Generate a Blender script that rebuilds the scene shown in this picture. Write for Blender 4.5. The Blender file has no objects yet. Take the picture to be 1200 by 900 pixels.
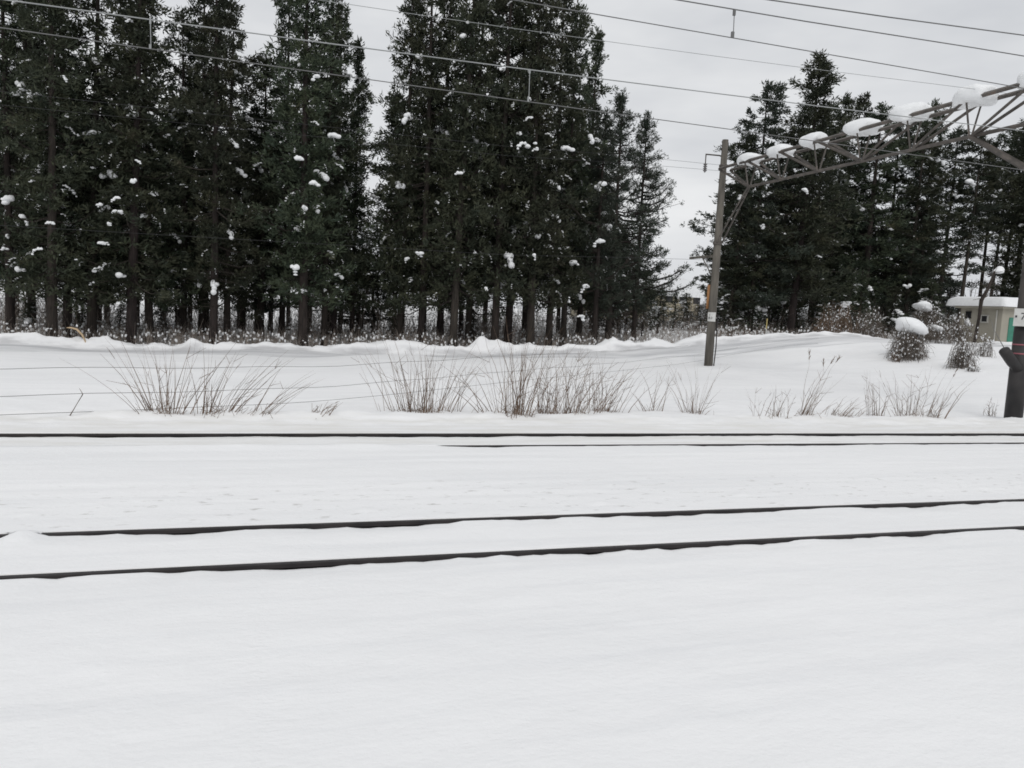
import bpy, bmesh, math, random
import numpy as np
from mathutils import Matrix, Vector
R_ = math.radians
scn = bpy.context.scene
COL = scn.collection
rng = np.random.default_rng(7)
random.seed(7)

# ------------------------------------------------------------------ camera
PITCH, ROLL, YAW, CAMZ, F = R_(5.596), R_(2.942), R_(17.737), 2.241, 905.0
def basis():
    cy, sy, cp, sp = math.cos(YAW), math.sin(YAW), math.cos(PITCH), math.sin(PITCH)
    Fw = np.array([sy*cp, cy*cp, -sp]); Rt = np.array([cy, -sy, 0.]); U = np.cross(Rt, Fw)
    c, s = math.cos(ROLL), math.sin(ROLL)
    return c*Rt+s*U, -s*Rt+c*U, Fw
cr, cu, cf = basis()
CAM = np.array([0, 0, CAMZ])
cam = bpy.data.cameras.new("camera"); camo = bpy.data.objects.new("camera", cam); COL.objects.link(camo)
camo.matrix_world = Matrix(((cr[0], cu[0], -cf[0], 0), (cr[1], cu[1], -cf[1], 0), (cr[2], cu[2], -cf[2], CAMZ), (0, 0, 0, 1)))
cam.sensor_width = 36; cam.lens = 36*F/1200; cam.clip_start = .05; cam.clip_end = 6000
scn.camera = camo

# ------------------------------------------------------------------ overcast daylight
SUN_EL, SUN_AZ = R_(48), R_(200)
w = bpy.data.worlds.new("World"); scn.world = w; w.use_nodes = True
nt = w.node_tree; nt.nodes.clear()
N = lambda t: nt.nodes.new(t)
sky = N('ShaderNodeTexSky'); sky.sky_type = 'NISHITA'; sky.sun_disc = False
sky.sun_elevation = SUN_EL; sky.sun_rotation = SUN_AZ; sky.air_density = 1; sky.dust_density = 4
hs = N('ShaderNodeHueSaturation'); hs.inputs['Saturation'].default_value = .12; hs.inputs['Value'].default_value = 1.0
tc = N('ShaderNodeTexCoord'); mp = N('ShaderNodeMapping'); mp.inputs['Scale'].default_value = (1.2, 1.2, 4)
nz = N('ShaderNodeTexNoise'); nz.inputs['Scale'].default_value = 1.6; nz.inputs['Detail'].default_value = 5; nz.inputs['Roughness'].default_value = .55
cl = N('ShaderNodeValToRGB')
cl.color_ramp.elements[0].position = .33; cl.color_ramp.elements[0].color = (6.2, 6.4, 6.75, 1)
cl.color_ramp.elements[1].position = .66; cl.color_ramp.elements[1].color = (8.7, 8.8, 8.9, 1)
mx = N('ShaderNodeMix'); mx.data_type = 'RGBA'; mx.inputs[0].default_value = .94
bg = N('ShaderNodeBackground'); bg.inputs[1].default_value = .1
wo = N('ShaderNodeOutputWorld')
L = nt.links.new
L(tc.outputs['Generated'], mp.inputs[0]); L(mp.outputs[0], nz.inputs['Vector']); L(nz.outputs[0], cl.inputs[0])
L(sky.outputs[0], hs.inputs['Color']); L(hs.outputs[0], mx.inputs[6]); L(cl.outputs[0], mx.inputs[7])
L(mx.outputs[2], bg.inputs[0]); L(bg.outputs[0], wo.inputs[0])
sun = bpy.data.lights.new("sun", 'SUN'); sun.energy = .85; sun.angle = R_(25); sun.color = (1, .97, .93)
so = bpy.data.objects.new("sun", sun); COL.objects.link(so)
so.rotation_euler = (R_(90)-SUN_EL, 0, math.pi-SUN_AZ)
scn.view_settings.view_transform = 'Standard'; scn.view_settings.look = 'None'
scn.view_settings.exposure = 0; scn.view_settings.gamma = 1
scn.render.engine = 'CYCLES'
scn.cycles.filter_width = 1.7
scn.cycles.max_bounces = 6; scn.cycles.diffuse_bounces = 4; scn.cycles.transparent_max_bounces = 4

# ------------------------------------------------------------------ materials
def mat(name, c1, c2=None, scale=3., rough=.8, bump=0., bscale=None, stretch=(1, 1, 1), metal=0., objrand=0., lo=.35, hi=.65, c3=None):
    m = bpy.data.materials.new(name); m.use_nodes = True
    t = m.node_tree; b = t.nodes['Principled BSDF']
    b.inputs['Roughness'].default_value = rough; b.inputs['Metallic'].default_value = metal
    b.inputs['Specular IOR Level'].default_value = .3
    co = t.nodes.new('ShaderNodeTexCoord'); mpn = t.nodes.new('ShaderNodeMapping'); mpn.inputs['Scale'].default_value = stretch
    t.links.new(co.outputs['Object'], mpn.inputs[0])
    n = t.nodes.new('ShaderNodeTexNoise'); n.inputs['Scale'].default_value = scale; n.inputs['Detail'].default_value = 6
    t.links.new(mpn.outputs[0], n.inputs['Vector'])
    r = t.nodes.new('ShaderNodeValToRGB'); e = r.color_ramp.elements
    c2 = c2 or tuple(x*.8 for x in c1)
    e[0].position = lo; e[0].color = (*c1, 1); e[1].position = hi; e[1].color = (*c2, 1)
    if c3: x = e.new(min(1, hi+.12)); x.color = (*c3, 1)
    t.links.new(n.outputs[0], r.inputs[0]); out = r.outputs[0]
    if objrand:
        oi = t.nodes.new('ShaderNodeObjectInfo'); h = t.nodes.new('ShaderNodeHueSaturation')
        a = t.nodes.new('ShaderNodeMapRange'); a.inputs[3].default_value = 1-objrand; a.inputs[4].default_value = 1+objrand
        t.links.new(oi.outputs['Random'], a.inputs[0]); t.links.new(a.outputs[0], h.inputs['Value'])
        a2 = t.nodes.new('ShaderNodeMapRange'); a2.inputs[3].default_value = .47; a2.inputs[4].default_value = .53
        t.links.new(oi.outputs['Random'], a2.inputs[0]); t.links.new(a2.outputs[0], h.inputs['Hue'])
        t.links.new(out, h.inputs['Color']); out = h.outputs[0]
    t.links.new(out, b.inputs['Base Color'])
    if bump:
        n2 = t.nodes.new('ShaderNodeTexNoise'); n2.inputs['Scale'].default_value = bscale or scale*4; n2.inputs['Detail'].default_value = 8
        t.links.new(mpn.outputs[0], n2.inputs['Vector'])
        bu = t.nodes.new('ShaderNodeBump'); bu.inputs['Strength'].default_value = bump; bu.inputs['Distance'].default_value = .03
        t.links.new(n2.outputs[0], bu.inputs['Height']); t.links.new(bu.outputs[0], b.inputs['Normal'])
    return m
M = {}
M['snow'] = mat('snow_clean', (.84, .85, .86), (.79, .80, .81), 6, .7, .35, 18)
M['foliage'] = mat('cedar_foliage', (.026, .035, .023), (.050, .056, .031), .9, .75, objrand=.3, c3=(.055, .045, .028))
M['foliage2'] = mat('pine_foliage', (.03, .042, .032), (.05, .06, .042), .9, .75, objrand=.3)
M['bark'] = mat('cedar_bark', (.024, .020, .018), (.05, .039, .034), 3, .9, .8, 10, (6, 6, .6), objrand=.25)
M['twig'] = mat('twig', (.17, .14, .12), (.30, .265, .235), 4, .85)
M['twigdark'] = mat('dark_twig', (.08, .068, .058), (.16, .135, .115), 2, .85, c3=(.15, .085, .06))
M['straw'] = mat('dry_straw', (.10, .070, .052), (.20, .14, .10), 3, .8, c3=(.15, .08, .06))
M['gold'] = mat('yellow_reed', (.45, .33, .2), (.55, .42, .28), 3, .7)
M['concrete'] = mat('weathered_concrete', (.085, .078, .068), (.155, .142, .122), 1.2, .85, .3, 20, (4, 4, .8))
M['darkpost'] = mat('dark_sleeve', (.022, .021, .022), (.04, .037, .037), 2, .55, .1, 20)
M['darkconcrete'] = mat('dark_concrete', (.06, .055, .052), (.10, .09, .085), 2, .85, .2, 20)
M['pink'] = mat('faded_red_band', (.35, .12, .14), (.28, .10, .12), 6, .6)
M['steel'] = mat('weathered_steel', (.075, .068, .062), (.135, .118, .105), 4, .6, .15, 30, metal=.1, c3=(.16, .11, .08))
M['wire'] = mat('wire_metal', (.13, .13, .13), (.17, .17, .17), 2, .5, metal=.2)
M['wirepale'] = mat('pale_wire', (.26, .27, .27), (.32, .33, .33), 2, .5, metal=.1)
M['rail'] = mat('rail_steel', (.020, .018, .019), (.036, .031, .031), 3, .5, .1, 30, metal=.3)
M['wall'] = mat('beige_render', (.40, .375, .315), (.33, .31, .26), .9, .85, .15, 40, (1, 1, .5))
M['green'] = mat('green_paint', (.06, .25, .18), (.05, .20, .145), 3, .5)
M['dark'] = mat('dark_opening', (.02, .02, .022), (.03, .03, .032), 3, .3)
M['frame'] = mat('white_frame', (.55, .54, .5), (.48, .47, .44), 3, .5)
M['plate'] = mat('white_plate', (.62, .62, .60), (.52, .52, .50), 6, .5)
M['ink'] = mat('black_ink', (.03, .03, .03), (.045, .045, .05), 6, .6)
M['orange'] = mat('orange_guard', (.34, .17, .07), (.26, .13, .06), 3, .6)
M['yellow'] = mat('yellow_paint', (.45, .36, .12), (.4, .33, .15), 3, .6)
M['porcelain'] = mat('grey_porcelain', (.16, .15, .15), (.2, .19, .19), 3, .3)
M['tan'] = mat('tan_cladding', (.46, .41, .31), (.40, .36, .27), .5, .8)

# the snow on the ground: world-position based, packed and greyer on the ploughed road, flecked by the tracks
def ground_mat():
    m = bpy.data.materials.new('ground_snow'); m.use_nodes = True
    t = m.node_tree; b = t.nodes['Principled BSDF']; b.inputs['Roughness'].default_value = .75
    b.inputs['Specular IOR Level'].default_value = .15
    nd = t.nodes.new; lk = t.links.new
    co = nd('ShaderNodeTexCoord'); sep = nd('ShaderNodeSeparateXYZ'); lk(co.outputs['Object'], sep.inputs[0])
    def noise(sc, st, det=5, rough=.55):
        mpn = nd('ShaderNodeMapping'); mpn.inputs['Scale'].default_value = st; lk(co.outputs['Object'], mpn.inputs[0])
        n = nd('ShaderNodeTexNoise'); n.inputs['Scale'].default_value = sc; n.inputs['Detail'].default_value = det
        n.inputs['Roughness'].default_value = rough; lk(mpn.outputs[0], n.inputs['Vector']); return n.outputs[0]
    def rng_(v, a, b_, c, d):
        r = nd('ShaderNodeMapRange'); lk(v, r.inputs[0])
        for i, q in zip((1, 2, 3, 4), (a, b_, c, d)): r.inputs[i].default_value = q
        return r.outputs[0]
    def mix(f, a, col):
        x = nd('ShaderNodeMix'); x.data_type = 'RGBA'; lk(f, x.inputs[0])
        if isinstance(a, tuple): x.inputs[6].default_value = (*a, 1)
        else: lk(a, x.inputs[6])
        x.inputs[7].default_value = (*col, 1); return x.outputs[2]
    def mul(a, b_):
        x = nd('ShaderNodeMath'); x.operation = 'MULTIPLY'; lk(a, x.inputs[0])
        if isinstance(b_, float): x.inputs[1].default_value = b_
        else: lk(b_, x.inputs[1])
        return x.outputs[0]
    c = mix(rng_(noise(.5, (.35, 1.2, 1)), .35, .7, 0, 1), (.86, .862, .868), (.81, .815, .823))
    # long wind streaks and old tyre marks parallel to the rails
    streak = rng_(noise(2.2, (.07, 1.6, 1), 6, .6), .52, .74, 0, .40)
    c = mix(streak, c, (.70, .71, .73))
    # flecks of grit thrown beside the track
    band = mul(rng_(sep.outputs[1], 7.75, 7.95, 0, 1), rng_(sep.outputs[1], 8.9, 9.9, 1, 0))
    fl = mul(rng_(noise(9, (.45, 1, 1), 4, .6), .60, .70, 0, .6), band)
    c = mix(fl, c, (.42, .41, .39))
    # brownish tint of the second track bed
    bed = mul(rng_(sep.outputs[1], 11.9, 12.1, 0, 1), rng_(sep.outputs[1], 14.4, 15.0, 1, 0))
    c = mix(mul(bed, rng_(noise(2.2, (.3, 1.5, 1)), .4, .68, .1, .8)), c, (.72, .71, .68))
    # ploughed road
    road = mul(rng_(sep.outputs[1], 32.9, 33.4, 0, 1), rng_(sep.outputs[1], 36.4, 36.9, 1, 0))
    c = mix(mul(road, rng_(noise(1.5, (.08, 1.6, 1)), .35, .65, .15, .95)), c, (.50, .505, .52))
    edge = mul(rng_(sep.outputs[1], 36.45, 36.7, 0, 1), rng_(sep.outputs[1], 36.95, 37.05, 1, 0))  # grey packed road edge, with shadow under the bank painted into its colour
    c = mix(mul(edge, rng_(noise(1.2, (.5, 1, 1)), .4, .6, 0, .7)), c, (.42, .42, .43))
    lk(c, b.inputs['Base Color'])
    hsum = nd('ShaderNodeMath'); hsum.operation = 'ADD'
    lk(mul(noise(3.5, (.6, 1, 1), 8, .6), 1.0), hsum.inputs[0]); lk(mul(noise(28, (.7, 1, 1), 5, .6), .22), hsum.inputs[1])
    bu = nd('ShaderNodeBump'); bu.inputs['Strength'].default_value = .7; bu.inputs['Distance'].default_value = .03
    lk(hsum.outputs[0], bu.inputs['Height']); lk(bu.outputs[0], b.inputs['Normal'])
    return m
M['ground'] = ground_mat()

# ------------------------------------------------------------------ helpers
def tag(o, label=None, cat=None, group=None, kind=None):
    if label: o['label'] = label
    if cat: o['category'] = cat
    if group: o['group'] = group
    if kind: o['kind'] = kind
    return o
def empty(name, loc=(0, 0, 0), rz=0, parent=None):
    o = bpy.data.objects.new(name, None); COL.objects.link(o); o.location = tuple(map(float, loc)); o.rotation_euler = (0, 0, rz)
    o.empty_display_size = .2
    if parent: o.parent = parent
    return o
def mesh(name, V, Fs, m, smooth=True):
    V = np.asarray(V, float); me = bpy.data.meshes.new(name)
    if isinstance(Fs, list): me.from_pydata(V.tolist(), [], [list(map(int, f)) for f in Fs])
    else:
        Fs = np.asarray(Fs, np.int32); n, k = Fs.shape
        me.vertices.add(len(V)); me.vertices.foreach_set('co', V.astype(np.float32).ravel())
        me.loops.add(n*k); me.loops.foreach_set('vertex_index', Fs.ravel())
        me.polygons.add(n); me.polygons.foreach_set('loop_start', np.arange(0, n*k, k, dtype=np.int32))
        me.update(calc_edges=True)
    me.polygons.foreach_set('use_smooth', np.full(len(me.polygons), smooth))
    me.materials.append(m); me.update(); return me
def obj(name, me, parent=None, loc=None):
    o = bpy.data.objects.new(name, me); COL.objects.link(o)
    if parent: o.parent = parent
    if loc is not None: o.location = tuple(map(float, loc))
    return o
def ray(x, y):
    return cf + cr*(x-600)/F - cu*(y-450)/F
def atY(x, y, Y): v = ray(x, y); return CAM+v*Y/v[1]
def atX(x, y, X): v = ray(x, y); return CAM+v*X/v[0]

class Geo:
    def __init__(s): s.v = []; s.f = []; s.n = 0
    def add(s, V, Fs):
        s.v.append(np.asarray(V, float)); s.f += [[i+s.n for i in f] for f in Fs]; s.n += len(V)
    def box(s, c, d, rz=0):
        x, y, z = [q/2 for q in d]
        P = np.array([(-x, -y, -z), (x, -y, -z), (x, y, -z), (-x, y, -z), (-x, -y, z), (x, -y, z), (x, y, z), (-x, y, z)])
        cz, sz = math.cos(rz), math.sin(rz); P = P @ np.array([[cz, sz, 0], [-sz, cz, 0], [0, 0, 1]])
        s.add(P+np.array(c), [(0, 3, 2, 1), (4, 5, 6, 7), (0, 1, 5, 4), (1, 2, 6, 5), (2, 3, 7, 6), (3, 0, 4, 7)]); return s
    def tube(s, pts, rad, sides=8, caps=True):
        pts = np.asarray(pts, float); n = len(pts); rad = np.broadcast_to(rad, (n,))
        rings = []
        for i in range(n):
            t = pts[min(i+1, n-1)]-pts[max(i-1, 0)]; t /= np.linalg.norm(t)+1e-9
            a = np.array([0, 0, 1.]) if abs(t[2]) < .9 else np.array([1., 0, 0])
            u = np.cross(t, a); u /= np.linalg.norm(u); v_ = np.cross(t, u)
            an = np.arange(sides)*2*math.pi/sides
            rings.append(pts[i]+rad[i]*(np.cos(an)[:, None]*u+np.sin(an)[:, None]*v_))
        Fs = [(i*sides+j, i*sides+(j+1) % sides, (i+1)*sides+(j+1) % sides, (i+1)*sides+j) for i in range(n-1) for j in range(sides)]
        if caps: Fs += [tuple(range(sides))[::-1], tuple((n-1)*sides+j for j in range(sides))]
        s.add(np.vstack(rings), Fs); return s
    def angle(s, a, b, wd, th=None):      # a steel bar of square section from a to b
        return s.tube([a, b], wd/1.414, 4)
    def build(s, name, m, parent=None, smooth=False, loc=None):
        return obj(name, mesh(name, np.vstack(s.v), s.f, m, smooth), parent, loc)

def seg_batch(p0, p1, r0, r1, sides=3):
    p0, p1 = np.asarray(p0, float), np.asarray(p1, float); n = len(p0)
    t = p1-p0; t /= np.linalg.norm(t, axis=1)[:, None]+1e-9
    a = np.where(np.abs(t[:, 2:3]) < .9, np.array([[0, 0, 1.]]), np.array([[1., 0, 0]]))
    u = np.cross(t, a); u /= np.linalg.norm(u, axis=1)[:, None]; v = np.cross(t, u)
    r0 = np.broadcast_to(r0, (n,)); r1 = np.broadcast_to(r1, (n,))
    an = np.arange(sides)*2*math.pi/sides
    off = np.cos(an)[None, :, None]*u[:, None]+np.sin(an)[None, :, None]*v[:, None]
    V = np.concatenate([p0[:, None]+off*r0[:, None, None], p1[:, None]+off*r1[:, None, None]], 1).reshape(-1, 3)
    j = np.arange(sides); q = np.stack([j, (j+1) % sides, sides+(j+1) % sides, sides+j], 1)
    Fq = (np.arange(n)[:, None, None]*2*sides+q[None]).reshape(-1, 4)
    return V, Fq
def cat(parts):
    V = []; Fs = []; n = 0
    for v, f in parts: V.append(v); Fs.append(f+n); n += len(v)
    return np.vstack(V), np.vstack(Fs)
def ico(sub):
    bm = bmesh.new(); bmesh.ops.create_icosphere(bm, subdivisions=sub, radius=1)
    V = np.array([v.co[:] for v in bm.verts]); Fs = np.array([[v.index for v in f.verts] for f in bm.faces]); bm.free(); return V, Fs
ICO1, ICO2, ICO3 = ico(1), ico(2), ico(3)
def blobs(C, S, rg, tpl=ICO1, rough=.2):
    V0, F0 = tpl; n = len(C); k = len(V0)
    nz_ = 1+rough*rg.standard_normal((n, k, 1))
    V = V0[None]*nz_*np.asarray(S)[:, None]+np.asarray(C)[:, None]
    return V.reshape(-1, 3), (np.arange(n)[:, None, None]*k+F0[None]).reshape(-1, 3)
def lump_verts(size, seed, tpl=None, sag=.0):
    rg = np.random.default_rng(seed); V0, F0 = tpl or ICO3; V = V0.copy()
    for k in range(5):
        d = rg.standard_normal(3); d /= np.linalg.norm(d); fq = rg.uniform(2, 5)
        V = V*(1+.07*np.sin(fq*(V0@d)+rg.uniform(0, 6)))[:, None]
    V[:, 2] = np.where(V[:, 2] < 0, V[:, 2]*.62, V[:, 2])
    V = V*np.asarray(size); return V, F0

# ------------------------------------------------------------------ value noise and terrain
def vnoise(x, y, seed=0):
    xi, yi = np.floor(x).astype(np.int64), np.floor(y).astype(np.int64); xf, yf = x-xi, y-yi
    def h(a, b):
        n = (a*374761393+b*668265263+seed*1442695041) & 0xffffffff
        n = ((n ^ (n >> 13))*1274126177) & 0xffffffff; n = n ^ (n >> 16)
        return (n & 0xffff)/65535.
    u, v = xf*xf*(3-2*xf), yf*yf*(3-2*yf)
    return (h(xi, yi)*(1-u)+h(xi+1, yi)*u)*(1-v)+(h(xi, yi+1)*(1-u)+h(xi+1, yi+1)*u)*v-.5
def fbm(x, y, o=4, seed=0):
    s = 0; a = 1
    for i in range(o): s = s+a*vnoise(x*2**i+i*17.3, y*2**i+i*9.1, seed+i); a *= .5
    return s
def sst(a, b, x): t = np.clip((x-a)/(b-a), 0, 1); return t*t*(3-2*t)
RAILS = (6.61, 7.742, 11.93, 13.062)
mrg = np.random.default_rng(3)
MX = []; xx = -34.
while xx < 34: MX.append((xx, 37.45+mrg.uniform(-.35, .3), .05+.34*mrg.uniform()**2.2, mrg.uniform(.42, 1.1))); xx += .25+mrg.exponential(.9)
def terrain(X, Y):
    X = np.asarray(X, float); Y = np.asarray(Y, float)
    zfar = np.interp(X, [-60, -30, -7, 11.7, 17, 21, 26, 30, 45, 80, 200], [-.5, -.45, -.33, .05, .25, .6, 1.25, 1.62, 1.6, 1.7, 1.7])
    zback = np.interp(X, [-60, -30, -7, 11.7, 21, 30, 40, 50, 90, 200], [-.5, -.45, -.4, -.05, .4, .85, 1.4, 1.52, 1.5, 1.3])
    s = np.clip((Y-15.5)/19, 0, 1)
    p = np.interp(X, [15, 21, 30], [2.6, 2.6, 1.15])
    z = zfar*s**p
    z = z+(zback-zfar)*sst(36.5, 40, Y)
    z = z-.0*X
    # soft undulation
    z = z+.05*fbm(X*.25, Y*.5, 4, 5)*sst(1, 4, Y)*(1-.75*((Y > 5) & (Y < 14.3)))
    z = z+.22*fbm(X*.22, Y*.22, 3, 8)*sst(18, 24, Y)
    # berm beyond second track
    bl = .10+.07*fbm(X*.9, Y*1.3, 4, 11)
    z = z+bl*np.exp(-((Y-14.85)/.42)**2)-.05*sst(15, 15.6, Y)*(1-sst(16, 22, Y))
    z = z+.05*fbm(X*1.6, Y*1.6, 3, 31)*sst(15.1, 15.6, Y)*(1-sst(17, 20, Y))
    z = z+.035*fbm(X*3.2, Y*5, 4, 33)*sst(13.5, 14.2, Y)*(1-sst(15.6, 16.4, Y))
    z = z+.028*np.clip(fbm(X*2.2, Y*3.6, 4, 35)-.22, -.1, 1)*sst(2.4, 3.4, Y)*(1-sst(5.6, 6.2, Y))
    # slightly hollow between tracks, faint ruts
    z = z+.012*fbm(X*.35, Y*7, 3, 14)*((Y > 7.9) & (Y < 11.8))
    cl_ = np.clip(fbm(X*3.2, Y*4.5, 3, 21)-.38, 0, 1)
    z = z+.10*cl_*sst(7.85, 8.0, Y)*(1-sst(8.8, 9.8, Y))
    # road verge and ploughed bank
    z = z-.10*sst(32.9, 33.15, Y)*(1-sst(36.6, 37., Y))
    z = z+.035*np.sin(Y*5.2+.4*fbm(X*.1, Y, 2, 3))*sst(33.1, 33.4, Y)*(1-sst(36.3, 36.6, Y))
    fade = 1-.6*sst(23, 30, X)
    z = z+(.20+.14*fbm(X*.35, Y*.6, 2, 15)+.22*fbm(X*1.3, Y*1.6, 4, 16)+.10*fbm(X*3.6, Y*4, 3, 17))*sst(36.9, 37.15, Y)*np.exp(-(np.maximum(Y-37.4, 0)/.5)**2)*fade
    for (mx_, my_, h_, r_) in MX:
        d2 = ((X-mx_)/r_)**2+((Y-my_)/(.75*r_))**2
        z = z+h_*np.exp(-d2*1.6)*fade*(d2 < 9)
    # behind the bank: rougher forest floor, very gently rising away
    z = z+.25*fbm(X*.5, Y*.5, 4, 19)*sst(38.4, 41, Y)*(1-sst(90, 200, Y))
    # rails: snow flush behind each rail, scalloped lip in front of it
    for k, yr in enumerate(RAILS):
        d = Y-yr
        base = (.030, .030, .028, .010)[3-k] if k >= 2 else .030
        if k == 2: base = .016
        if k == 3: base = .046
        wv = fbm(X*.9, np.full_like(X, k*7.7), 4, 40+k)
        lip = base+(.030 if k < 2 else .016)*wv*1.5+(.016 if k < 2 else .010)*fbm(X*2.6, np.full_like(X, k*2.2), 3, 55+k)+.006*vnoise(X*9, np.full_like(X, k*3.3), 50+k)
        if k == 2: lip = lip+.014*sst(8, 14, X)*0 - .05*(1-sst(1.4, 3.0, X))
        if k == 1: lip = lip-.08*np.exp(-((X+2.05)/.13)**2)
        if k == 0: lip = np.maximum(lip-.08*(1-sst(-1.95, -1.55, X)), .006)
        if k == 1: lip = np.where(X < -2.5, np.maximum(lip, .008), lip)
        if k < 2: lip = lip+.030*np.minimum(0, fbm(X*2.8, np.full_like(X, k*8.2), 4, 66+k))+.014*fbm(X*6, np.full_like(X, k*1.7), 2, 88+k)
        if k < 2: lip = np.where((X > -2.20) & (X < -1.85) & (k == 1), lip, np.maximum(lip, .010))
        if k == 3: lip = np.maximum(lip, .012)
        near = (d < -.034)
        z = np.where(near & (d > -.6), z*sst(-.05, -.6, d)+(-lip)*(1-sst(.034, .42, -d))*1.0, z)
        far = (d > .034) & (d < .5)
        tail = .008+.007*vnoise(X*1.7, np.full_like(X, k*5.1), 60+k)
        z = np.where(far, z*sst(.034, .4, d)+tail*(1-sst(.034, .4, d)), z)
        z = np.where(np.abs(d) <= .034, np.where(lip < -.0, .012+lip*-.3, -.12), z)
    return z
def tz(x, y): return float(terrain(np.array([x]), np.array([y]))[0])
def ghit(px, py, h=0., y0=14.):
    v = ray(px, py); Y = y0
    while Y < 80:
        p = CAM+v*Y/v[1]
        if p[2] < tz(p[0], p[1])+h: break
        Y += .1
    return np.array([p[0], p[1], tz(p[0], p[1])])

xs = np.concatenate([-np.geomspace(1600, 32, 22), np.arange(-30, -12, .25), np.arange(-12, 20, .08), np.arange(20, 40, .12), np.arange(40, 75, .3), np.geomspace(78, 1600, 20)])
ys = [-60, -20, -8, -3, -1, 0, .8]+list(np.arange(1.2, 6.0, .1))
for yr in RAILS:
    ys += [yr+q for q in (-.6, -.5, -.42, -.36, -.3, -.24, -.18, -.13, -.09, -.06, -.0435, -.0345, -.031, 0, .031, .0345, .045, .07, .1, .15, .2, .3, .4)]
ys += list(np.arange(8.2, 11.3, .06))+list(np.arange(13.55, 16.2, .06))+list(np.arange(16.3, 32.5, .16))+list(np.arange(32.6, 39.6, .09))
ys += list(np.arange(39.8, 60, .3))+list(np.geomspace(61, 2500, 36))
ys = np.array(sorted(set(round(float(q), 4) for q in ys)))
GX, GY = np.meshgrid(xs, ys); GZ = terrain(GX, GY)
nx, ny = len(xs), len(ys)
idx = np.arange(nx*ny).reshape(ny, nx)
Fg = np.stack([idx[:-1, :-1].ravel(), idx[:-1, 1:].ravel(), idx[1:, 1:].ravel(), idx[1:, :-1].ravel()], 1)
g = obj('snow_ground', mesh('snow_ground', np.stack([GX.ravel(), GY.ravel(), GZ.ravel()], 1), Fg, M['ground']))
tag(g, kind='structure')

# ------------------------------------------------------------------ railway tracks
def rail_prof():
    h = [(-.0325, -.004), (-.028, 0), (.028, 0), (.0325, -.004), (.0325, -.035), (.009, -.05), (.009, -.125), (.061, -.14), (.061, -.153), (-.061, -.153), (-.061, -.14), (-.009, -.125), (-.009, -.05), (-.0325, -.035)]
    return h
def track(label, y0, y1):
    root = empty('railway_track', (0, (y0+y1)/2, 0)); tag(root, label, 'railway track', 'pair of railway tracks')
    for y in (y0, y1):
        P = rail_prof(); n = len(P); X_ = (-60., 160.)
        V = [(x, a+y-(y0+y1)/2, z) for x in X_ for a, z in P]
        Fs = [(i, (i+1) % n, n+(i+1) % n, n+i) for i in range(n)]
        obj('rail', mesh('rail', V, Fs, M['rail'], False), root)
    G_ = Geo()
    for x in np.arange(-10, 40, .6): G_.box((x, 0, -.24), (.22, 2.1, .14))
    G_.build('sleepers', M['darkconcrete'], root)
track('nearest railway track, two dark rails showing above the foreground snow', RAILS[0], RAILS[1])
track('farther railway track, two thin dark rails running below the grass verge', RAILS[2], RAILS[3])

# ------------------------------------------------------------------ trees
def foliage_blades(P, D, n_per, ln, wd, rg, up=.25, spread=.75):
    m_ = len(P)*n_per
    c = np.repeat(P, n_per, 0)+rg.standard_normal((m_, 3))*np.array([.09, .09, .07])
    d = np.repeat(D, n_per, 0)+rg.standard_normal((m_, 3))*spread+np.array([0, 0, up]); d /= np.linalg.norm(d, axis=1)[:, None]
    s = rg.standard_normal((m_, 3)); s = np.cross(d, s); s /= np.linalg.norm(s, axis=1)[:, None]
    l_ = (ln*rg.uniform(.5, 1.25, m_))[:, None]; w_ = (wd*rg.uniform(.6, 1.3, m_))[:, None]
    V = np.stack([c, c+d*l_*.45+s*w_, c+d*l_, c+d*l_*.5-s*w_], 1).reshape(-1, 3)
    return V, np.arange(m_*4).reshape(-1, 4)

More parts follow.
